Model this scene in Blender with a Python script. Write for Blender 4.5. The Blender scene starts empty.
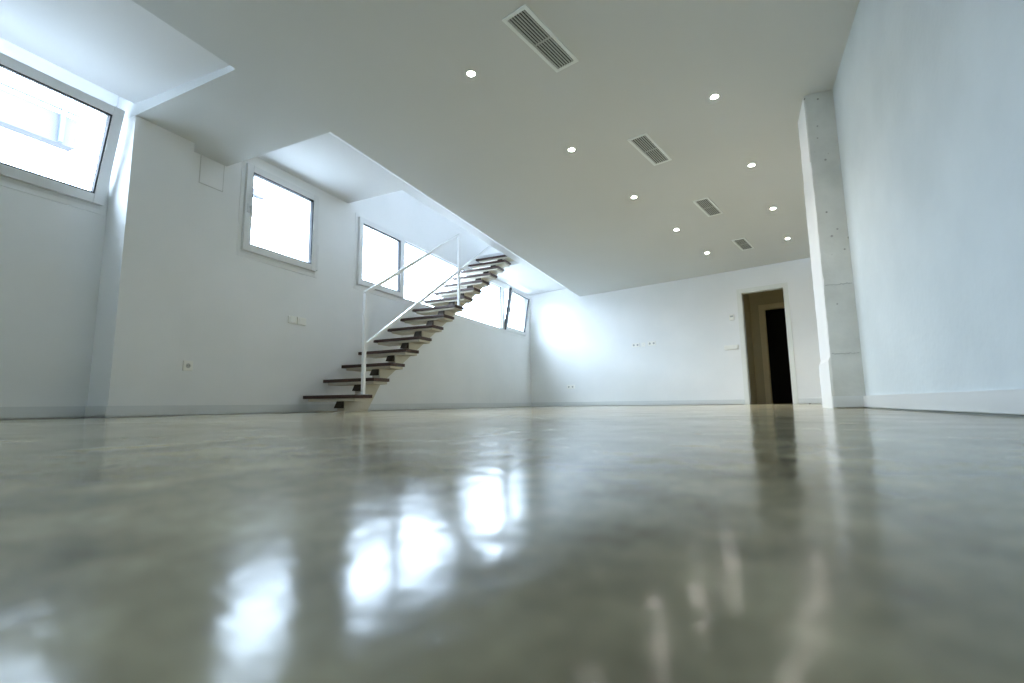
import bpy, bmesh, math, random
from mathutils import Vector, Matrix

random.seed(7)
SC = bpy.context.scene
COL = SC.collection

# ------------------------------------------------------------------ materials
def new_mat(name):
    m = bpy.data.materials.new(name)
    m.use_nodes = True
    nt = m.node_tree
    b = nt.nodes['Principled BSDF']
    return m, nt, b

def simple(name, col, rough=0.5, metal=0.0, spec=0.5):
    m, nt, b = new_mat(name)
    b.inputs['Base Color'].default_value = (*col, 1)
    b.inputs['Roughness'].default_value = rough
    b.inputs['Metallic'].default_value = metal
    b.inputs['Specular IOR Level'].default_value = spec
    return m

def mottled(name, c1, c2, scale=3.0, rough=0.6, bump=0.0, bscale=60.0, detail=6.0, lo=0.35, hi=0.65, spec=0.3):
    m, nt, b = new_mat(name)
    tc = nt.nodes.new('ShaderNodeTexCoord')
    n = nt.nodes.new('ShaderNodeTexNoise')
    n.inputs['Scale'].default_value = scale
    n.inputs['Detail'].default_value = detail
    r = nt.nodes.new('ShaderNodeValToRGB')
    r.color_ramp.elements[0].position = lo
    r.color_ramp.elements[1].position = hi
    r.color_ramp.elements[0].color = (*c1, 1)
    r.color_ramp.elements[1].color = (*c2, 1)
    nt.links.new(tc.outputs['Object'], n.inputs['Vector'])
    nt.links.new(n.outputs['Fac'], r.inputs['Fac'])
    nt.links.new(r.outputs['Color'], b.inputs['Base Color'])
    b.inputs['Roughness'].default_value = rough
    b.inputs['Specular IOR Level'].default_value = spec
    if bump:
        n2 = nt.nodes.new('ShaderNodeTexNoise')
        n2.inputs['Scale'].default_value = bscale
        n2.inputs['Detail'].default_value = 4
        bp = nt.nodes.new('ShaderNodeBump')
        bp.inputs['Strength'].default_value = bump
        bp.inputs['Distance'].default_value = 0.004
        nt.links.new(tc.outputs['Object'], n2.inputs['Vector'])
        nt.links.new(n2.outputs['Fac'], bp.inputs['Height'])
        nt.links.new(bp.outputs['Normal'], b.inputs['Normal'])
    return m

M = {}
M['wall'] = mottled('white_wall_paint', (0.82, 0.83, 0.825), (0.86, 0.865, 0.86), 1.3, 0.6, 0.12, 45)
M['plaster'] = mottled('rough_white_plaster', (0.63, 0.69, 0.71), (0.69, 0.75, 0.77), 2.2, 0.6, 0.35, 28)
M['ceiling'] = mottled('ceiling_paint', (0.68, 0.695, 0.695), (0.70, 0.715, 0.715), 0.8, 0.75)
M['bay'] = mottled('white_bay_paint', (0.79, 0.80, 0.81), (0.81, 0.82, 0.83), 0.8, 0.7)
M['white'] = simple('white_gloss_paint', (0.70, 0.72, 0.72), 0.3)
M['pvc'] = simple('white_window_profile', (0.78, 0.79, 0.79), 0.28)
M['plastic'] = simple('white_switch_plastic', (0.88, 0.87, 0.82), 0.3)
M['gasket'] = simple('dark_rubber_gasket', (0.02, 0.022, 0.025), 0.6)
M['hole'] = simple('dark_hole', (0.015, 0.013, 0.012), 0.7)
M['pin'] = simple('socket_pin_hole', (0.10, 0.095, 0.09), 0.7)
M['chrome'] = simple('brushed_metal', (0.6, 0.62, 0.64), 0.3, 0.9)
M['steel'] = mottled('cream_painted_steel', (0.60, 0.55, 0.44), (0.66, 0.61, 0.50), 5, 0.5)
M['shade'] = simple('dark_brown_shade', (0.055, 0.045, 0.036), 0.9, 0.0, 0.1)  # dark tone puts the shade below the treads into the colour
M['rail'] = simple('white_painted_rail', (0.90, 0.91, 0.92), 0.25)
M['grille'] = simple('grey_grille_metal', (0.50, 0.53, 0.52), 0.45, 0.0)
M['ventframe'] = simple('pale_grille_frame', (0.88, 0.92, 0.92), 0.4)
M['casing'] = simple('door_casing_paint', (0.78, 0.79, 0.75), 0.4)
M['hall'] = mottled('beige_hall_paint', (0.66, 0.60, 0.43), (0.70, 0.64, 0.46), 1.0, 0.7)
M['hallcasing'] = simple('beige_door_casing', (0.92, 0.82, 0.60), 0.45)
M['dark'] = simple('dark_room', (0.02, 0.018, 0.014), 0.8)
M['ground'] = mottled('outside_paving', (0.40, 0.40, 0.39), (0.50, 0.50, 0.49), 4, 0.8)
M['facade'] = simple('outside_render', (0.45, 0.45, 0.46), 0.9)
M['parapet'] = simple('outside_pale_parapet', (0.10, 0.10, 0.11), 0.9)
M['rail_out'] = simple('outside_blue_grey_rail', (0.07, 0.085, 0.10), 0.6)

def concrete_column():
    m, nt, b = new_mat('bare_concrete')
    tc = nt.nodes.new('ShaderNodeTexCoord')
    n = nt.nodes.new('ShaderNodeTexNoise'); n.inputs['Scale'].default_value = 4; n.inputs['Detail'].default_value = 8
    r = nt.nodes.new('ShaderNodeValToRGB')
    r.color_ramp.elements[0].position = 0.3; r.color_ramp.elements[1].position = 0.7
    r.color_ramp.elements[0].color = (0.60, 0.61, 0.58, 1); r.color_ramp.elements[1].color = (0.74, 0.75, 0.72, 1)
    v = nt.nodes.new('ShaderNodeTexVoronoi'); v.inputs['Scale'].default_value = 9
    r2 = nt.nodes.new('ShaderNodeValToRGB')
    r2.color_ramp.elements[0].position = 0.05; r2.color_ramp.elements[1].position = 0.09
    r2.color_ramp.elements[0].color = (0.42, 0.42, 0.40, 1); r2.color_ramp.elements[1].color = (1, 1, 1, 1)
    mx = nt.nodes.new('ShaderNodeMix'); mx.data_type = 'RGBA'; mx.blend_type = 'MULTIPLY'; mx.inputs[0].default_value = 1
    L = nt.links.new
    L(tc.outputs['Object'], n.inputs['Vector']); L(n.outputs['Fac'], r.inputs['Fac'])
    L(tc.outputs['Object'], v.inputs['Vector']); L(v.outputs['Distance'], r2.inputs['Fac'])
    L(r.outputs['Color'], mx.inputs[6]); L(r2.outputs['Color'], mx.inputs[7])
    L(mx.outputs[2], b.inputs['Base Color'])
    n2 = nt.nodes.new('ShaderNodeTexNoise'); n2.inputs['Scale'].default_value = 30
    bp = nt.nodes.new('ShaderNodeBump'); bp.inputs['Strength'].default_value = 0.4; bp.inputs['Distance'].default_value = 0.005
    L(tc.outputs['Object'], n2.inputs['Vector']); L(n2.outputs['Fac'], bp.inputs['Height']); L(bp.outputs['Normal'], b.inputs['Normal'])
    b.inputs['Roughness'].default_value = 0.8
    return m
M['concrete'] = concrete_column()

def wood():
    m, nt, b = new_mat('dark_walnut_wood')
    tc = nt.nodes.new('ShaderNodeTexCoord')
    mp = nt.nodes.new('ShaderNodeMapping'); mp.inputs['Scale'].default_value = (2.5, 30, 30)
    n = nt.nodes.new('ShaderNodeTexNoise'); n.inputs['Scale'].default_value = 1.5; n.inputs['Detail'].default_value = 6
    r = nt.nodes.new('ShaderNodeValToRGB')
    r.color_ramp.elements[0].position = 0.3; r.color_ramp.elements[1].position = 0.75
    r.color_ramp.elements[0].color = (0.032, 0.015, 0.011, 1); r.color_ramp.elements[1].color = (0.090, 0.043, 0.031, 1)
    L = nt.links.new
    L(tc.outputs['Object'], mp.inputs['Vector']); L(mp.outputs['Vector'], n.inputs['Vector'])
    L(n.outputs['Fac'], r.inputs['Fac']); L(r.outputs['Color'], b.inputs['Base Color'])
    b.inputs['Roughness'].default_value = 0.45
    return m
M['wood'] = wood()

def floor_mat():
    m, nt, b = new_mat('polished_concrete')
    L = nt.links.new
    tc = nt.nodes.new('ShaderNodeTexCoord')
    def noise(scale, detail=5, rough=0.55):
        n = nt.nodes.new('ShaderNodeTexNoise')
        n.inputs['Scale'].default_value = scale; n.inputs['Detail'].default_value = detail
        n.inputs['Roughness'].default_value = rough
        L(tc.outputs['Object'], n.inputs['Vector'])
        return n
    def ramp(src, p0, c0, p1, c1):
        r = nt.nodes.new('ShaderNodeValToRGB')
        r.color_ramp.elements[0].position = p0; r.color_ramp.elements[1].position = p1
        r.color_ramp.elements[0].color = (*c0, 1); r.color_ramp.elements[1].color = (*c1, 1)
        L(src, r.inputs['Fac']); return r
    def mix(mode, f, a, bb):
        x = nt.nodes.new('ShaderNodeMix'); x.data_type = 'RGBA'; x.blend_type = mode; x.inputs[0].default_value = f
        L(a, x.inputs[6]); L(bb, x.inputs[7]); return x
    big = ramp(noise(1.1, 8, 0.6).outputs['Fac'], 0.34, FLOOR_A, 0.66, FLOOR_B)
    mid = ramp(noise(9, 8, 0.65).outputs['Fac'], 0.34, (0.55, 0.55, 0.54), 0.66, (1.22, 1.22, 1.21))
    c = mix('MULTIPLY', 1.0, big.outputs['Color'], mid.outputs['Color'])
    fine = ramp(noise(70, 5, 0.6).outputs['Fac'], 0.3, (0.86, 0.86, 0.86), 0.7, (1.06, 1.06, 1.06))
    c2 = mix('MULTIPLY', 1.0, c.outputs[2], fine.outputs['Color'])
    L(c2.outputs[2], b.inputs['Base Color'])
    rr = nt.nodes.new('ShaderNodeMapRange')
    rr.inputs[1].default_value = 0.3; rr.inputs[2].default_value = 0.7
    rr.inputs[3].default_value = 0.075; rr.inputs[4].default_value = 0.19
    L(noise(3.5, 7, 0.65).outputs['Fac'], rr.inputs[0])
    L(rr.outputs[0], b.inputs['Roughness'])
    b.inputs['IOR'].default_value = 1.5
    b.inputs['Specular IOR Level'].default_value = 0.12
    # waviness of the power-floated slab
    n1 = noise(2.6, 3, 0.5); n2 = noise(14, 4, 0.6)
    b1 = nt.nodes.new('ShaderNodeBump'); b1.inputs['Strength'].default_value = 1.0; b1.inputs['Distance'].default_value = 0.0020
    b2 = nt.nodes.new('ShaderNodeBump'); b2.inputs['Strength'].default_value = 1.0; b2.inputs['Distance'].default_value = 0.0010
    L(n1.outputs['Fac'], b1.inputs['Height']); L(n2.outputs['Fac'], b2.inputs['Height'])
    n3 = noise(45, 4, 0.6); b3 = nt.nodes.new('ShaderNodeBump'); b3.inputs['Strength'].default_value = 1.0; b3.inputs['Distance'].default_value = 0.0005
    L(n3.outputs['Fac'], b3.inputs['Height'])
    L(b1.outputs['Normal'], b2.inputs['Normal']); L(b2.outputs['Normal'], b3.inputs['Normal']); L(b3.outputs['Normal'], b.inputs['Normal'])
    return m
FLOOR_A = (0.255, 0.222, 0.143)
FLOOR_B = (0.54, 0.495, 0.345)
M['floor'] = floor_mat()

def glass_mat():
    m, nt, b = new_mat('window_glass')
    nt.nodes.remove(b)
    out = nt.nodes['Material Output']
    t = nt.nodes.new('ShaderNodeBsdfTransparent'); t.inputs['Color'].default_value = (0.97, 0.985, 0.98, 1)
    g = nt.nodes.new('ShaderNodeBsdfGlossy'); g.inputs['Roughness'].default_value = 0.0
    f = nt.nodes.new('ShaderNodeFresnel'); f.inputs['IOR'].default_value = 1.45
    mx = nt.nodes.new('ShaderNodeMixShader')
    ge = nt.nodes.new('ShaderNodeNewGeometry')
    mm = nt.nodes.new('ShaderNodeMath'); mm.operation = 'SUBTRACT'; mm.inputs[0].default_value = 1.0
    m2 = nt.nodes.new('ShaderNodeMath'); m2.operation = 'MULTIPLY'
    nt.links.new(ge.outputs['Backfacing'], mm.inputs[1]); nt.links.new(mm.outputs[0], m2.inputs[0]); nt.links.new(f.outputs[0], m2.inputs[1])
    nt.links.new(m2.outputs[0], mx.inputs[0]); nt.links.new(t.outputs[0], mx.inputs[1]); nt.links.new(g.outputs[0], mx.inputs[2])
    nt.links.new(mx.outputs[0], out.inputs['Surface'])
    return m
M['glass'] = glass_mat()

def emit_mat(name, col, s):
    m, nt, b = new_mat(name)
    b.inputs['Base Color'].default_value = (0.8, 0.8, 0.8, 1)
    b.inputs['Emission Color'].default_value = (*col, 1)
    b.inputs['Emission Strength'].default_value = s
    return m
M['lamp'] = emit_mat('downlight_lens', (1.0, 0.95, 0.87), 320)

# ------------------------------------------------------------------ mesh helpers
class MB:
    def __init__(self): self.bm = bmesh.new()
    def box(self, a, b, mat=None, bevel=0.0):
        a = Vector(a); b = Vector(b)
        lo = Vector((min(a.x, b.x), min(a.y, b.y), min(a.z, b.z))); hi = Vector((max(a.x, b.x), max(a.y, b.y), max(a.z, b.z)))
        vs = [self.bm.verts.new((x, y, z)) for x in (lo.x, hi.x) for y in (lo.y, hi.y) for z in (lo.z, hi.z)]
        F = [(0, 1, 3, 2), (4, 6, 7, 5), (0, 4, 5, 1), (2, 3, 7, 6), (0, 2, 6, 4), (1, 5, 7, 3)]
        fs = [self.bm.faces.new([vs[i] for i in f]) for f in F]
        if bevel:
            es = list({e for f in fs for e in f.edges})
            bmesh.ops.bevel(self.bm, geom=es, offset=bevel, segments=2, affect='EDGES', profile=0.5)
        return self
    def prism(self, pts, z0, z1, axis='z'):
        def P(p, h):
            if axis == 'z': return (p[0], p[1], h)
            if axis == 'x': return (h, p[0], p[1])
            return (p[0], h, p[1])
        lo = [self.bm.verts.new(P(p, z0)) for p in pts]; hi = [self.bm.verts.new(P(p, z1)) for p in pts]
        self.bm.faces.new(lo[::-1]); self.bm.faces.new(hi)
        n = len(pts)
        for i in range(n):
            self.bm.faces.new((lo[i], lo[(i + 1) % n], hi[(i + 1) % n], hi[i]))
        return self
    def bar(self, p, q, w, h=None, up=(0, 0, 1), bevel=0.0):
        h = h or w
        p = Vector(p); q = Vector(q); d = (q - p).normalized(); up = Vector(up)
        if abs(d.dot(up)) > 0.99: up = Vector((0, 1, 0))
        s = d.cross(up).normalized(); t = s.cross(d).normalized()
        A = [self.bm.verts.new(p + s * a * w / 2 + t * b * h / 2) for a, b in ((-1, -1), (1, -1), (1, 1), (-1, 1))]
        B = [self.bm.verts.new(q + s * a * w / 2 + t * b * h / 2) for a, b in ((-1, -1), (1, -1), (1, 1), (-1, 1))]
        fs = [self.bm.faces.new(A[::-1]), self.bm.faces.new(B)]
        for i in range(4): fs.append(self.bm.faces.new((A[i], A[(i + 1) % 4], B[(i + 1) % 4], B[i])))
        if bevel:
            es = list({e for f in fs for e in f.edges})
            bmesh.ops.bevel(self.bm, geom=es, offset=bevel, segments=2, affect='EDGES', profile=0.5)
        return self
    def tube(self, p, q, r, seg=16, r2=None):
        p = Vector(p); q = Vector(q); d = q - p
        mat = Matrix.Translation((p + q) / 2) @ d.to_track_quat('Z', 'Y').to_matrix().to_4x4()
        bmesh.ops.create_cone(self.bm, cap_ends=True, segments=seg, radius1=r, radius2=r if r2 is None else r2, depth=d.length, matrix=mat)
        return self
    def ring(self, c, r0, r1, z0, z1, seg=32):
        # flat annulus with thickness, axis z
        c = Vector(c)
        loops = []
        for r, z in ((r0, z0), (r1, z0), (r1, z1), (r0, z1)):
            loops.append([self.bm.verts.new(c + Vector((r * math.cos(2 * math.pi * i / seg), r * math.sin(2 * math.pi * i / seg), z))) for i in range(seg)])
        for k in range(4):
            a = loops[k]; b = loops[(k + 1) % 4]
            for i in range(seg): self.bm.faces.new((a[i], a[(i + 1) % seg], b[(i + 1) % seg], b[i]))
        return self
    def build(self, name, mat, parent=None, smooth=False):
        bmesh.ops.recalc_face_normals(self.bm, faces=self.bm.faces)
        me = bpy.data.meshes.new(name)
        self.bm.to_mesh(me); self.bm.free()
        me.materials.append(mat)
        if smooth:
            for f in me.polygons: f.use_smooth = True
        o = bpy.data.objects.new(name, me)
        COL.objects.link(o)
        if parent: o.parent = parent
        return o

def empty(name, loc=(0, 0, 0), rz=0.0):
    o = bpy.data.objects.new(name, None)
    o.empty_display_size = 0.1
    COL.objects.link(o); o.location = loc; o.rotation_euler = (0, 0, rz)
    return o

def tag(o, label=None, cat=None, group=None, kind=None):
    if label: o['label'] = label
    if cat: o['category'] = cat
    if group: o['group'] = group
    if kind: o['kind'] = kind
    return o

def struct(o, label, cat):
    return tag(o, label, cat, kind='structure')

def copy_tree(o, parent=None):
    c = o.copy(); COL.objects.link(c)
    if parent: c.parent = parent
    for ch in list(o.children): copy_tree(ch, c)
    return c

# ------------------------------------------------------------------ measured frame of the room (metres)
H = 2.5            # main ceiling
XW = -4.555        # window wall
XN = -4.70         # window wall of the near niche
XP = -4.40         # pier face
XB = -3.14         # edge of the dropped ceiling towards the windows
XR = 0.845         # right wall
YBACK = -3.2
HB = 2.76          # raised ceiling over windows
YF = 9.768; TH = math.radians(-12.814)      # far wall, skewed
cu, su = math.cos(TH), math.sin(TH)
def far(u, v):      # point in the far wall's own frame
    return (u * cu - v * su, YF + u * su + v * cu)
def farpoly(pts): return [far(*p) for p in pts]
def fy(x): return YF + math.tan(TH) * x      # far wall y at x
def fary(x): return fy(x)

# floor
f = MB(); f.prism([(-5.0, YBACK - .3), (4.2, YBACK - .3), (4.2, 14.5), (-5.0, 14.5)], -0.2, 0.0)
struct(f.build('floor', M['floor']), 'polished grey concrete floor with cloudy reflections', 'floor')

# ceiling (dropped part)
c = MB()
c.prism([(XB, YBACK), (4.0, YBACK), (4.0, 8.75), (XB, fy(XB) + .06)], H, H + .55)
c.prism([(-4.98, 2.055), (XB, 2.055), (XB, 2.955), (-4.98, 2.955)], H, H + .55)
struct(c.build('ceiling', M['ceiling']), 'flat grey white dropped ceiling with downlights and grilles', 'ceiling')

# raised ceiling over the first window
c = MB(); c.prism([(XB, 2.502), (-3.212, 2.554), (-4.43, 2.610), (-4.43, 2.95), (XB, 2.95)], YBACK, 2.055, axis='y')
c.box((-4.43, YBACK, 2.90), (-4.98, 2.055, 2.95))
struct(c.build('ceiling_bay', M['bay']), 'raised ceiling panel above the nearest window', 'ceiling')

# raised ceiling over the far windows with the stairwell cut out
OX = -3.66; OY0 = 4.635; OY1 = 8.25
c = MB()
OS = -3.50
c.box((-4.98, 2.955, HB), (OS, OY0, HB + .29))
c.box((OX, OY0, HB), (OS, OY1, HB + .29))
ch = [(XB, H + .002), (OS, HB), (OS, HB + .29), (XB, HB + .29)]
yb_ = fy(XB) + .06
c.prism(ch, 2.955, yb_, axis='y')
c.prism([(-4.98, OY1), (OS, OY1), (OS, fy(OS) + .06), (-4.98, fy(-4.98) + .06)], HB, HB + .29)
struct(c.build('ceiling_bay', M['bay']), 'raised ceiling with the stairwell opening over the far windows', 'ceiling')

# upper storey around the stairwell (daylight comes through a narrow roof slit)
c = MB()
c.box((-4.98, 3.4, 3.06), (XW, 11.0, 5.4))
c.box((-4.98, 3.2, 3.05), (-1.5, 3.4, 5.4))
c.box((-4.98, 11.0, 3.05), (-1.5, 11.2, 5.4))
c.box((-1.7, 3.4, 3.05), (-1.5, 11.0, 5.4))
c.box((-4.98, 3.2, 5.4), (-1.82, 11.2, 5.5))  # unseen roof, closed down to a slit to dim the stairwell
struct(c.build('wall_upper', M['wall']), 'pale wall of the storey above seen through the stairwell', 'wall')

# walls on the window side --------------------------------------------------
def wall_with_holes(name, x_in, x_out, y0, y1, z0, z1, holes, mat, label):
    m = MB()
    ys = sorted(holes); cur = y0
    for (a, b, lo, hi) in ys:
        m.box((x_out, cur, z0), (x_in, a, z1))
        m.box((x_out, a, z0), (x_in, b, lo))
        m.box((x_out, a, hi), (x_in, b, z1))
        cur = b
    m.box((x_out, cur, z0), (x_in, y1, z1))
    return struct(m.build(name, mat), label, 'wall')

W1 = (0.30, 2.035, 1.70, 2.64)
W_ADDED = (-2.50, -0.25, 1.70, 2.64)  # added opening behind the camera, lets in extra daylight
W2 = (3.125, 4.145, 1.645, 2.665)
W3 = (4.79, 10.55, 1.655, 2.675)
wall_with_holes('wall_niche', XN, -4.85, YBACK, 2.055, 0, 2.92, [W_ADDED, W1], M['wall'], 'white wall below and around the nearest window')
wall_with_holes('wall_left', XW, -4.78, 2.54, fy(XW) + .1, 0, HB + .3, [W2, W3], M['wall'], 'long white window wall behind the staircase')
p = MB(); p.box((-4.85, 2.055, 0), (XP, 2.54, H))
struct(p.build('wall_pier', M['wall']), 'white projecting wall pier between the first two windows', 'wall')

# far wall with door opening (built in its own skewed frame)
DU0, DU1, DH = 0.194, 0.896, 2.06
m = MB()
m.prism(farpoly([(XB / cu, 0), (DU0, 0), (DU0, .12), (XB / cu, .12)]), 0, H + .3)
m.prism(farpoly([(DU1, 0), (3.6, 0), (3.6, .12), (DU1, .12)]), 0, H + .3)
m.prism(farpoly([(DU0, 0), (DU1, 0), (DU1, .12), (DU0, .12)]), DH, H + .3)
m.prism(farpoly([(-5.2, .05), (XB / cu, .05), (XB / cu, .2), (-5.2, .2)]), 0, HB + .3)
struct(m.build('wall_far', M['wall']), 'white far end wall with the doorway', 'wall')

# right wall: near part parallel to the windows, beyond the column it turns away
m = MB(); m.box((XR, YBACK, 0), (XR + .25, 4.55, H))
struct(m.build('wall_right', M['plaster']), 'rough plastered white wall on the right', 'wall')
e = far(3.3, 0)
m = MB(); m.prism([(XR, 4.5), (e[0], e[1] + .3), (e[0] + .2, e[1] + .3), (XR + .25, 4.5)], 0, H)
struct(m.build('wall_recess', M['wall']), 'white wall hidden behind the concrete column', 'wall')
m = MB(); m.box((-4.98, YBACK - .2, 0), (XR + .25, YBACK, 2.95))
struct(m.build('wall_back', M['wall']), 'white wall behind the camera', 'wall')

# concrete column with a chipped plaster edge
def column():
    bm = bmesh.new()
    XC, YC = 0.647, 4.255
    zs = [0.0]
    z = 0.0
    while z < H - 0.03:
        z += random.uniform(0.025, 0.05); zs.append(min(z, H))
    if zs[-1] < H: zs.append(H)
    rows = []
    for z in zs:
        back = 4.66 if z > 1.92 else (4.70 if z > 0.35 else 4.74)
        back += random.uniform(-.008, .008)
        chip = random.uniform(0, .004) + (random.uniform(0.003, .009) if random.random() < .10 and z < 1.2 else 0)
        lx = XC + (0.003 if 0.36 < z < 1.9 else 0.0) - (0.008 if z < .36 else 0)
        pts = [(XR + .02, YC), (XC + chip + .006, YC), (lx, YC + chip + .008), (lx, back), (XR + .02, back)]
        rows.append([bm.verts.new((x, y, z)) for x, y in pts])
    for a, b in zip(rows, rows[1:]):
        for i in range(4): bm.faces.new((a[i], a[i + 1], b[i + 1], b[i]))
    bm.faces.new(rows[-1]); bm.faces.new(rows[0][::-1])
    mb = MB(); mb.bm.free(); mb.bm = bm
    return mb.build('wall_column', M['concrete'])
col = column()
col.data.materials.append(M['wall'])
for f_ in col.data.polygons:
    if f_.normal.x < -.8: f_.material_index = 1
struct(col, 'bare concrete column with chipped edge against the right wall', 'column')
# formwork seams pressed into the front of the column
for z, w in ((0.93, .19), (0.405, .18)):
    s = MB()
    n = 14
    for i in range(n):
        xa = .665 + (XR - .675) * i / n; xb = .665 + (XR - .675) * (i + 1) / n
        dz = random.uniform(-.003, .003)
        s.box((xa, 4.252, z + dz - .003), (xb, 4.258, z + dz + random.uniform(.001, .004)))
    s.build('formwork_seam', simple('seam_grey_%d' % int(z * 100), (0.47, 0.48, 0.46), 0.9), col)  # grey of the concrete joint
s = MB()
for (x, z, r) in ((.75, 1.93, .008), (.72, 2.22, .006), (.78, 1.36, .007), (.74, 1.31, .009), (.73, .78, .006)):
    s.tube((x, 4.2525, z), (x, 4.26, z), r, 10)
s.build('tie_hole', simple('tie_hole_grey', (0.40, 0.40, 0.38), 0.9), col)

# baseboards ---------------------------------------------------------------
BH = 0.09; BT = 0.02
def bb(name, pts, label):
    m = MB(); m.prism(pts, 0.009, BH)
    return struct(m.build(name, M['white']), label, 'baseboard')
bb('baseboard_niche', [(XN, YBACK), (XN + BT, YBACK), (XN + BT, 2.055 - BT), (XP + BT, 2.055 - BT), (XP + BT, 2.54 + BT), (XW + BT, 2.54 + BT),
    (XW + BT, fy(XW) + .05), (XW, fy(XW) + .06), (XW, 2.54), (XP, 2.54), (XP, 2.055), (XN, 2.055)], 'white baseboard along the window wall')
g0 = far(XB / cu, .05); g1 = far(XB / cu, 0)
bb('baseboard_far', farpoly([(-4.9, .05), (XB / cu, .05), (XB / cu, 0), (DU0 - .075, 0), (DU0 - .075, -BT), (XB / cu - BT, -BT), (XB / cu - BT, .05 - BT), (-4.9, .05 - BT)]),
   'white baseboard on the far wall left of the door')
bb('baseboard_far', farpoly([(DU1 + .075, 0), (3.2, 0), (3.2, -BT), (DU1 + .075, -BT)]), 'white baseboard on the far wall right of the door')
bb('baseboard_right', [(XR, YBACK), (XR, 4.255 - BT), (.640, 4.255 - BT), (.640, 4.255), (XR - .0, 4.255), (XR, 4.255 - BT)][:0] or
   [(XR, YBACK), (XR, 4.2555), (.640, 4.2555), (.640, 4.255 - BT), (XR - BT, 4.255 - BT), (XR - BT, YBACK)], 'white baseboard along the right wall and column')

# door casing and hall beyond ---------------------------------------------
def casing(name, u0, u1, h, v, w, t, depth, mat, label):
    m = MB()
    for a, b in ((u0 - w, u0), (u1, u1 + w)):
        m.prism(farpoly([(a, v - t), (b, v - t), (b, v), (a, v)]), 0, h + w)
    m.prism(farpoly([(u0, v - t), (u1, v - t), (u1, v), (u0, v)]), h, h + w)
    # jamb lining
    m.prism(farpoly([(u0 - .012, v), (u0 + .012, v), (u0 + .012, v + depth), (u0 - .012, v + depth)]), 0, h)
    m.prism(farpoly([(u1 - .012, v), (u1 + .012, v), (u1 + .012, v + depth), (u1 - .012, v + depth)]), 0, h)
    m.prism(farpoly([(u0, v), (u1, v), (u1, v + depth), (u0, v + depth)]), h - .012, h + .01)
    return struct(m.build(name, mat), label, 'door')
casing('door_1', DU0, DU1, DH, 0.0, .07, .014, .12, M['casing'], 'white door casing around the open doorway in the far wall')
m = MB()
V2 = 1.80
m.prism(farpoly([(-0.14, .12), (-0.02, .12), (-0.02, V2), (-0.14, V2)]), 0, 2.5)
m.prism(farpoly([(1.6, .12), (1.72, .12), (1.72, V2), (1.6, V2)]), 0, 2.5)
m.prism(farpoly([(-0.14, V2), (.25, V2), (.25, V2 + .1), (-0.14, V2 + .1)]), 0, 2.5)
m.prism(farpoly([(.95, V2), (1.72, V2), (1.72, V2 + .1), (.95, V2 + .1)]), 0, 2.5)
m.prism(farpoly([(.25, V2), (.95, V2), (.95, V2 + .1), (.25, V2 + .1)]), 2.01, 2.5)
m.prism(farpoly([(-0.14, .12), (1.72, .12), (1.72, V2 + .1), (-0.14, V2 + .1)]), 2.45, 2.55)
struct(m.build('wall_hall', M['hall']), 'dim beige hallway walls beyond the doorway', 'wall')
casing('door_2', .25, .95, 2.01, V2, .10, .015, .10, M['hallcasing'], 'beige casing of the dark inner doorway')
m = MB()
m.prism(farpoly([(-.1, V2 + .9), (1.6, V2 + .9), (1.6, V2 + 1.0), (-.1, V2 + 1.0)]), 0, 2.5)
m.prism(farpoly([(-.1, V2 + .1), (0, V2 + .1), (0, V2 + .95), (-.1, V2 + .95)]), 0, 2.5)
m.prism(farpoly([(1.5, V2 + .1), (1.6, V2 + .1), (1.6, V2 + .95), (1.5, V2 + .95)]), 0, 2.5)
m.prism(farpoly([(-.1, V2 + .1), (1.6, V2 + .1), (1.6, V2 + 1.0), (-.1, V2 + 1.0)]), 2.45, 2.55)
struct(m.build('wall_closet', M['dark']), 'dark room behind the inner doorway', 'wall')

# ------------------------------------------------------------------ windows (local: x into the room, y along the wall, z up)
def frame_bars(m, y0, y1, z0, z1, w, xa, xb, bev=.004):
    m.box((xa, y0, z0), (xb, y0 + w, z1), bevel=bev); m.box((xa, y1 - w, z0), (xb, y1, z1), bevel=bev)
    m.box((xa, y0 + w, z0), (xb, y1 - w, z0 + w), bevel=bev); m.box((xa, y0 + w, z1 - w), (xb, y1 - w, z1), bevel=bev)

def handle(parent, y, z, flip=1):
    h = MB(); h.box((.030, y - .020, z - .05), (.044, y + .020, z + .05), bevel=.004)
    h.tube((.042, y, z + .01), (.075, y, z + .01), .010, 12)
    h.bar((.072, y, z + .022), (.072, y, z - .115), .030, .018, bevel=.005)
    h.build('handle', M['gasket'] if flip < 0 else M['pvc'], parent)

def make_sash(root, y0, y1, z0, z1, tilt=0.0, w=.070, hside=None, hmat=1):
    """opening sash hinged on its bottom edge; local origin at the hinge"""
    s = MB()
    sash_e = None
    hz = z1 - z0
    frame_bars(s, 0, y1 - y0, 0, hz, w, -.032, .030)
    so = s.build('sash', M['pvc'], root)
    so.location = (.012, y0, z0); so.rotation_euler = (0, tilt, 0)
    g = MB(); frame_bars(g, w - .004, y1 - y0 - w + .004, w - .004, hz - w + .004, .016, -.022, .022, 0)
    g.build('gasket', M['gasket'], so)
    p = MB(); p.box((-.006, w, w), (.006, y1 - y0 - w, hz - w)); p.build('pane', M['glass'], so)
    if hside is not None:
        handle(so, hside, hz * .48, hmat)
    return so

def window(name, x, hole, label):
    y0, y1, z0, z1 = hole
    r = empty(name, (x, 0, 0)); struct(r, label, 'window')
    t = MB(); frame_bars(t, y0 - .012, y1 + .012, z0 - .03, z1 + .008, .042, -.002, .007, .002)
    t.build('trim', M['wall'], r)
    return r

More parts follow.
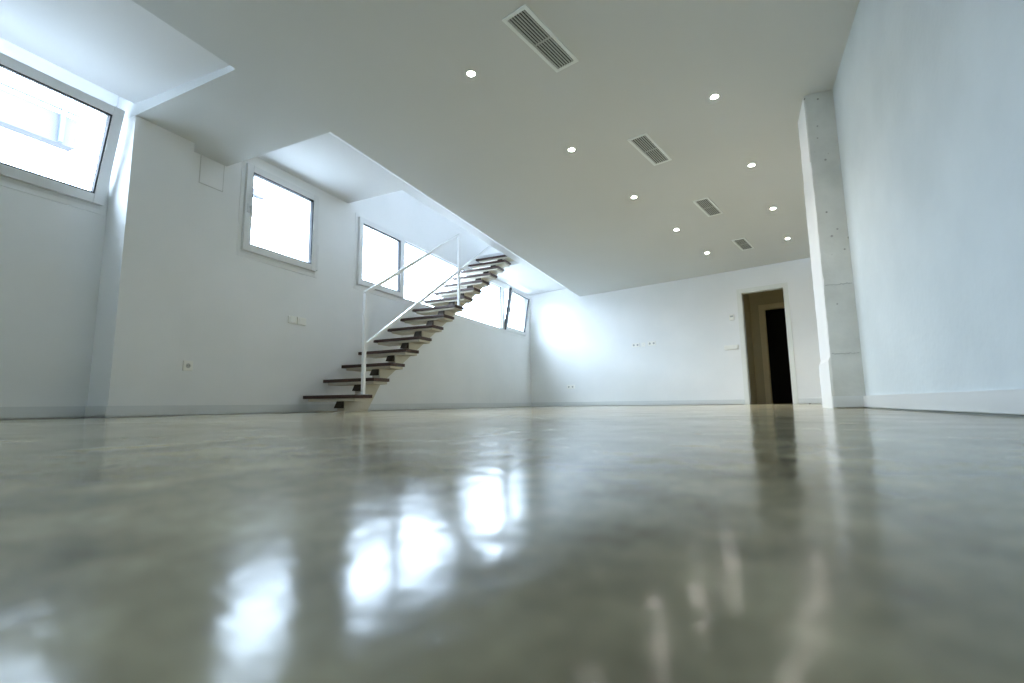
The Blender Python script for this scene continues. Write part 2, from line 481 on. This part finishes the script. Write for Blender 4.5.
# window 1 - nearest, tilted inwards
w = window('window_1', XN, W1, 'nearest window with its pane tilted inward')
m = MB(); frame_bars(m, W1[0], W1[1], W1[2], W1[3], .055, -.075, .004)
m.build('frame', M['pvc'], w)
make_sash(w, W1[0] + .03, W1[1] - .022, 1.745, 2.560, math.radians(13.5), .075, None)
m = MB()
m.bar((.005, 2.000, 2.57), (.20, 1.995, 2.50), .010, .014); m.build('stay_arm', M['chrome'], w)
# window 4 - unseen, added in the niche to brighten the left wall and pier
w = window('window_added', XN, W_ADDED, 'unseen window added in the near niche behind the camera for daylight')
m = MB(); frame_bars(m, W_ADDED[0], W_ADDED[1], W_ADDED[2], W_ADDED[3], .055, -.075, .004)
m.box((-.075, -1.43, W_ADDED[2] + .05), (.004, -1.32, W_ADDED[3] - .05), bevel=.004)
m.build('frame', M['pvc'], w)
make_sash(w, W_ADDED[0] + .03, -1.38, 1.745, 2.590, 0.0, .075, None)
make_sash(w, -1.37, W_ADDED[1] - .03, 1.745, 2.590, 0.0, .075, .036)
# window 2
w = window('window_2', XW, W2, 'single closed square window with a lever handle left of the staircase')
m = MB(); frame_bars(m, W2[0], W2[1], W2[2], W2[3], .050, -.075, .004)
m.build('frame', M['pvc'], w)
make_sash(w, W2[0] + .030, W2[1] - .035, W2[2] + .038, W2[3] - .035, 0.0, .072, .036)
m = MB(); m.box((.006, W2[1] - .045, 1.70), (.046, W2[1] - .010, 2.02), bevel=.004)
m.tube((.012, W2[1] - .022, 2.48), (.012, W2[1] - .022, 2.56), .009, 12)
m.build('hinge_cover', M['pvc'], w)
# window 3 - long band behind the stairs
w = window('window_3', XW, W3, 'long band of windows behind the staircase with far pane tilted open')
m = MB(); frame_bars(m, W3[0], W3[1], W3[2], W3[3], .050, -.075, .004)
m.box((-.075, 5.735, W3[2] + .05), (.004, 5.860, W3[3] - .05), bevel=.004)
m.box((-.075, 9.300, W3[2] + .05), (.004, 9.430, W3[3] - .05), bevel=.004)
m.build('frame', M['pvc'], w)
make_sash(w, W3[0] + .035, 5.785, W3[2] + .038, W3[3] - .035, 0.0, .070, None)
make_sash(w, 9.400, W3[1] - .035, W3[2] + .038, W3[3] - .035, math.radians(9.5), .070, .036, -1)
fs = [o_ for o_ in w.children if o_.name.startswith('sash')][-1]
m = MB(); m.box((-.033, -.004, .0), (.031, .001, W3[3] - W3[2] - .073)); m.build('edge_strip', M['gasket'], fs)  # dark strip along the near side edge of the tilted sash
g = MB(); frame_bars(g, 5.855, 9.305, W3[2] + .045, W3[3] - .045, .012, -.045, -.020, 0); g.build('gasket', M['gasket'], w)
p = MB(); p.box((-.040, 5.86, W3[2] + .05), (-.030, 9.30, W3[3] - .05)); p.build('pane', M['glass'], w)

# ------------------------------------------------------------------ staircase
Y0, G, R0, R = 3.956, .2865, .168, .1932
XL, XQ, D, NT = -4.474, -3.700, .272, 15
st = empty('staircase', (-4.0, Y0, 0))
tag(st, 'open staircase of dark wooden treads on a cream steel spine with white handrail', 'staircase')
off = Vector((4.0, -Y0, 0))
def sp(x, y, z): return (x + 4.0, y - Y0, z)
# central zig-zag spine
top = [(4.01 - Y0, 0.0)]
slope = R / G
def line(y): return R0 + slope * (y)
prof = [(0.05, 0.006), (0.05, R0 - .051)]
for n in range(NT):
    zc = R0 + n * R - .051
    ya = n * G + .03; yb = n * G + D - .03
    if n: prof.append((ya, zc))
    prof.append((yb, zc))
    if n < NT - 1:
        prof.append(((n + 1) * G + .03, zc + .035))
yend = OY1 - Y0
prof += [(yend, R0 + (NT - 1) * R - .051), (yend, line(yend) - .27), (.62, line(.62) - .27), (.405, 0.006)]
# clean duplicates
s = MB(); s.prism(prof, -.0, .11, axis='x')
so = s.build('stringer', M['steel'], st); so.location = (0.0, 0, 0)
m = MB(); m.box((-.24, -.03, 0.0), (.13, .40, .008), bevel=.002); m.build('base_plate', M['steel'], st)
tread0 = None
for n in range(NT):
    y = n * G; z = R0 + n * R
    if tread0 is None:
        t = MB(); t.box((-.387, 0, -.019), (.387, D, .019), bevel=.003)
        tread0 = t.build('tread', M['wood'], st)
        tread0.location = (-4.087 + 4.0, y, z)
        k = MB(); k.box((-.320, .014, -.050), (.370, D - .02, -.0195), bevel=.003)
        k.build('support_plate', M['steel'], tread0)
        tr = tread0
    else:
        tr = copy_tree(tread0); tr.location = (-4.087 + 4.0, y, z)
# dark plates painted as the shade under each tread at the spine
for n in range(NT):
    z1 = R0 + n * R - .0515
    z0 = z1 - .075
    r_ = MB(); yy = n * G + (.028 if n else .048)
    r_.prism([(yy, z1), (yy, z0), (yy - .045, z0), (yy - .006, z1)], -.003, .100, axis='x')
    r_.build('tread_shade', M['shade'], st)
# handrail
hr = MB()
py0 = 4.095 - Y0; py1 = 6.100 - Y0; hx = -3.718 + 4.0
hr = None
p1z = R0 + .019; p2z = R0 + 7 * R + .019
top1, top2 = 1.335, 2.672
rail = MB(); rail.bar((hx, py0 - .012, top1 - .012), (hx, py1 + .012, top2 - .012), .034, .036, bevel=.003)
hr = rail.build('handrail', M['rail'], st)
for (yy, z0, z1) in ((py0, p1z, top1 - .02), (py1, p2z, top2 - .02)):
    b = MB(); b.bar((hx, yy, z0), (hx, yy, z1), .036, .036, bevel=.003)
    b.box((hx - .04, yy - .04, z0), (hx + .04, yy + .04, z0 + .006), bevel=.001)
    b.build('post', M['rail'], hr)
b = MB(); b.bar((hx - .02, 4.10 - Y0, .722), (hx - .02, 7.52 - Y0, .722 + 3.42 * .6745), .032, .036, bevel=.003)
b.build('lower_rail', M['rail'], hr)

# ------------------------------------------------------------------ ceiling downlights
spots = [(-1.63, 2.843), (-1.294, 4.205), (-.96, 5.575), (-.625, 6.953), (-.295, 8.33), (-.005, 3.94), (.296, 5.336), (.575, 6.731), (.852, 8.131)]
slabels = ['recessed downlight left of the largest ceiling grille, nearest in the window side row',
           'recessed downlight second from the camera in the window side row',
           'recessed downlight third from the camera in the window side row',
           'recessed downlight fourth in the window side row, beside the third ceiling grille',
           'recessed downlight farthest in the window side row, before the smallest ceiling grille',
           'recessed downlight nearest in the right hand row, level with the top of the column',
           'recessed downlight second in the right hand row, left of the column',
           'recessed downlight third in the right hand row toward the door',
           'recessed downlight farthest in the right hand row, above the doorway']
d0 = None
for (x, y), lab in zip(spots, slabels):
    if d0 is None:
        d0 = empty('downlight', (x, y, H))
        a = MB(); a.ring((0, 0, 0), .026, .038, -.004, .002, 40); a.build('ring', M['white'], d0, True)
        a = MB(); a.tube((0, 0, -.003), (0, 0, .001), .026, 32); a.build('lens', M['lamp'], d0)
        d = d0
    else:
        d = copy_tree(d0); d.location = (x, y, H)
    tag(d, lab, 'downlight', 'ceiling downlights')
    ld = bpy.data.lights.new('downlight_beam', 'SPOT'); ld.energy = 56; ld.color = (1.0, 0.94, 0.82)
    ld.spot_size = math.radians(105); ld.spot_blend = 1.0; ld.shadow_soft_size = .026
    lo = bpy.data.objects.new('downlight_beam', ld); COL.objects.link(lo); lo.location = (x, y, H - .012); lo.parent = None

# ------------------------------------------------------------------ ceiling air grilles
vents = [(-1.035, 2.777), (-.605, 4.556), (-.170, 6.310), (.246, 8.108)]
vlabels = ['slatted air grille in the ceiling nearest the camera, largest of the line',
           'slatted air grille second from the camera in the ceiling',
           'slatted air grille third from the camera in the ceiling',
           'small looking slatted air grille in the ceiling closest to the doorway']
v0 = None
VL, VW = .635, .19
for (x, y), lab in zip(vents, vlabels):
    if v0 is None:
        v0 = empty('air_vent', (x, y, H), math.radians(-13.8))
        a = MB()
        for sx in (-1, 1): a.box((sx * VW / 2, -VL / 2, -.008), (sx * (VW / 2 - .026), VL / 2, .001), bevel=.002)
        for sy in (-1, 1): a.box((-VW / 2 + .026, sy * VL / 2, -.008), (VW / 2 - .026, sy * (VL / 2 - .026), .001), bevel=.002)
        a.build('frame', M['ventframe'], v0)
        a = MB(); a.box((-VW / 2 + .015, -VL / 2 + .02, -.0015), (VW / 2 - .015, VL / 2 - .02, .0)); a.build('backing', M['hole'], v0)
        n = 7; wi = VW - .052
        a = MB()
        for i in range(n):
            xx = -wi / 2 + wi * (i + .5) / n
            a.bar((xx, -VL / 2 + .026, -.0055), (xx, VL / 2 - .026, -.0055), .0095, .004)
        a.build('louvre', M['grille'], v0)
        a = MB(); a.box((-wi / 2, -.006, -.0065), (wi / 2, .006, -.0015)); a.build('cross_bar', M['grille'], v0)
        v = v0
    else:
        v = copy_tree(v0); v.location = (x, y, H)
    tag(v, lab, 'air vent', 'ceiling air grilles')

# ------------------------------------------------------------------ sockets and switches (local: x along the wall, y out of the wall, z up)
def plate(name, parent, cx, wdt, hgt, t=.016):
    m = MB(); m.box((cx - wdt / 2, 0, -hgt / 2), (cx + wdt / 2, t, hgt / 2), bevel=.004)
    return m.build(name, M['plastic'], parent)
def socket_face(parent, cx, t=.016):
    m = MB(); m.tube((cx, t - .002, 0), (cx, t + .0012, 0), .021, 28); m.build('well', simple('socket_well', (.46, .46, .45), .5) if 'socket_well' not in bpy.data.materials else bpy.data.materials['socket_well'], parent)
    m = MB()
    for s_ in (-1, 1): m.tube((cx + s_ * .0095, t, 0), (cx + s_ * .0095, t + .0020, 0), .0032, 10)
    m.build('pin_hole', M['pin'], parent)
def rocker(parent, cx, t=.016, wdt=.06, tiltr=.05):
    m = MB(); m.box((-wdt / 2, 0, -.03), (wdt / 2, .006, .03), bevel=.002)
    o = m.build('rocker', M['plastic'], parent); o.location = (cx, t - .002, 0); o.rotation_euler = (tiltr, 0, 0)
LEFT = -math.pi / 2
def on_left(name, y, z): return empty(name, (XW, y, z), LEFT)
def on_far(name, u, z, v=0.0):
    x, y = far(u, v); return empty(name, (x, y, z), TH + math.pi)
o = on_left('wall_socket', 2.713, .45); plate('plate', o, 0, .084, .092); socket_face(o, 0)
tag(o, 'single white wall socket low on the window wall beside the pier', 'socket')
o = on_left('switch_plate', 3.892, 1.05)
plate('plate', o, .062, .115, .085); plate('plate', o, -.062, .125, .085, .020); rocker(o, .062, .017, .08, .05); rocker(o, -.062, .022, .085, -.10)
tag(o, 'double white rocker switch plate on the window wall under the second window', 'switch')
o = on_far('wall_socket', -3.462 / cu, .435, .05)
plate('plate', o, 0, .20, .085); socket_face(o, .05); socket_face(o, -.05); 
tag(o, 'double white socket low on the far wall near the window corner', 'socket')
o = on_far('wall_socket', -1.862 / cu, 1.258)
plate('plate', o, 0, .17, .082); socket_face(o, .042); socket_face(o, -.042)
tag(o, 'double white socket at mid height on the far wall, left of the pair', 'socket')
o = on_far('wall_socket', -1.520 / cu, 1.264)
plate('plate', o, 0, .17, .088); socket_face(o, .042); socket_face(o, -.042)
tag(o, 'double white socket at mid height on the far wall, right of the pair', 'socket')
o = on_far('cable_plate', -1.700 / cu, 1.255)
p = plate('plate', o, 0, .085, .085, .008); m = MB(); m.tube((0, .007, 0), (0, .010, 0), .006, 14); m.build('outlet', M['white'], o)
tag(o, 'blank square white plate between the two sockets on the far wall', 'cable plate')
o = on_far('switch_plate', -.036 / cu, 1.055)
plate('plate', o, 0, .25, .085)
for cx in (-.08, 0, .08): rocker(o, cx, .016, .062, random.choice((-.06, .06)))
tag(o, 'triple white rocker switch beside the door casing', 'switch')
o = on_far('thermostat', .008, 1.615)
m = MB(); m.box((-.042, 0, -.055), (.042, .022, .055), bevel=.006); m.build('body', M['plastic'], o)
m = MB(); m.box((-.026, .021, .005), (.026, .0235, .035)); m.build('display', simple('thermostat_display', (.42, .45, .44), .3), o)
tag(o, 'small white thermostat on the far wall above the triple switch', 'thermostat')

# access panel high on the window wall
o = on_left('wall_access_panel', 2.812, 2.345)
m = MB(); m.box((-.112, 0, -.122), (.112, .004, .152)); m.build('panel', M['wall'], o)
m = MB(); frame_bars_local = [((-.120, 0, -.130), (-.113, .0025, .152)), ((.113, 0, -.130), (.120, .0025, .152)), ((-.120, 0, -.130), (.120, .0025, -.123))]
for a, b in frame_bars_local: m.box(a, b)
m.build('rim', simple('panel_seam_grey', (.62, .62, .60), .8), o)
tag(o, 'flush white access panel high beside the second window', 'access panel')

# plaster crumb on the floor near the column
def crumb(x, y, s, seed):
    bm = bmesh.new(); bmesh.ops.create_icosphere(bm, subdivisions=2, radius=s)
    rnd = random.Random(seed)
    for v_ in bm.verts:
        v_.co *= rnd.uniform(.7, 1.15); v_.co.z *= .6
    zmin = min(v_.co.z for v_ in bm.verts)
    for v_ in bm.verts: v_.co.z -= zmin
    mb = MB(); mb.bm.free(); mb.bm = bm
    o = mb.build('plaster_crumb', simple('crumb_grey', (.20, .19, .18), .9)); o.location = (x, y, 0)
    return o
o = crumb(1.000, 8.6, .014, 3); tag(o, 'tiny dark plaster crumb on the floor between door and column', 'crumb')

# ------------------------------------------------------------------ outside the windows
m = MB(); m.box((-30, -20, 1.30), (-4.78, 30, 1.45))
struct(m.build('exterior_ground', M['ground']), 'pale paving outside the windows', 'ground')
bl = empty('exterior_building', (-9.2, 0, 1.45)); tag(bl, 'bright pale building across the yard with a balcony rail', 'building', kind='structure')
m = MB(); m.box((-1.2, -10, 0), (-.9, 22, 1.9)); m.build('wall', M['facade'], bl)
m = MB(); m.box((0, -4, 2.60), (.2, 3.45, 3.06)); m.build('parapet', M['parapet'], bl)
m = MB(); m.box((0, 5.9, 3.12), (.15, 6.75, 3.26)); m.bar((.07, 5.9, 3.13), (.07, 7.9, 3.13), .03); m.build('sign_rail', M['parapet'], bl)
m = MB(); m.bar((.25, -4, 3.12), (.25, 3.45, 3.12), .035)
for y in (3.25, 1.4, -.4): m.bar((.25, y, 2.6), (.25, y, 3.12), .06)
m.build('railing', M['rail_out'], bl)

# ------------------------------------------------------------------ light
world = bpy.data.worlds.new('world'); SC.world = world; world.use_nodes = True
bg = world.node_tree.nodes['Background']
bg.inputs['Color'].default_value = (0.675, 0.83, 1.05, 1)
bg.inputs['Strength'].default_value = 18.0
def portal(name, x, hole):
    y0, y1, z0, z1 = hole
    l = bpy.data.lights.new(name, 'AREA'); l.shape = 'RECTANGLE'; l.size = z1 - z0; l.size_y = y1 - y0
    l.cycles.is_portal = True
    o = bpy.data.objects.new(name, l); COL.objects.link(o)
    o.location = (x - .10, (y0 + y1) / 2, (z0 + z1) / 2); o.rotation_euler = (0, math.radians(-90), 0)
    return o
portal('window_portal', XN, W_ADDED); portal('window_portal', XN, W1); portal('window_portal', XW, W2); portal('window_portal', XW, W3)
l = bpy.data.lights.new('stairwell_portal', 'AREA'); l.shape = 'RECTANGLE'; l.size = .12; l.size_y = 7.6; l.cycles.is_portal = True
o = bpy.data.objects.new('stairwell_portal', l); COL.objects.link(o); o.location = (-1.76, 7.2, 5.38)

# ------------------------------------------------------------------ camera
cd = bpy.data.cameras.new('camera'); cam = bpy.data.objects.new('camera', cd); COL.objects.link(cam)
yaw, pitch, roll = -0.43561549, 0.12963924, -0.01315103
fw0 = Vector((math.sin(yaw), math.cos(yaw), 0)); rt = Vector((math.cos(yaw), -math.sin(yaw), 0)); up = Vector((0, 0, 1))
fw = fw0 * math.cos(pitch) + up * math.sin(pitch); u_ = up * math.cos(pitch) - fw0 * math.sin(pitch)
r2 = rt * math.cos(roll) + u_ * math.sin(roll); u2 = u_ * math.cos(roll) - rt * math.sin(roll)
cam.matrix_world = Matrix(((r2.x, u2.x, -fw.x, 0), (r2.y, u2.y, -fw.y, 0), (r2.z, u2.z, -fw.z, 0.06424), (0, 0, 0, 1)))
cd.sensor_width = 36; cd.lens = 16.83; cd.clip_start = 0.01; cd.clip_end = 200
cd.dof.use_dof = True; cd.dof.focus_distance = 6.5; cd.dof.aperture_fstop = 3.2
SC.camera = cam

SC.view_settings.view_transform = 'Standard'; SC.view_settings.look = 'None'
SC.view_settings.gamma = 1.0; SC.view_settings.use_curve_mapping = False
SC.view_settings.exposure = 0.31
SC.cycles.use_denoising = True
SC.cycles.max_bounces = 14; SC.cycles.diffuse_bounces = 10; SC.cycles.glossy_bounces = 6; SC.cycles.transparent_max_bounces = 16
SC.cycles.sample_clamp_indirect = 12
SC.cycles.caustics_reflective = False
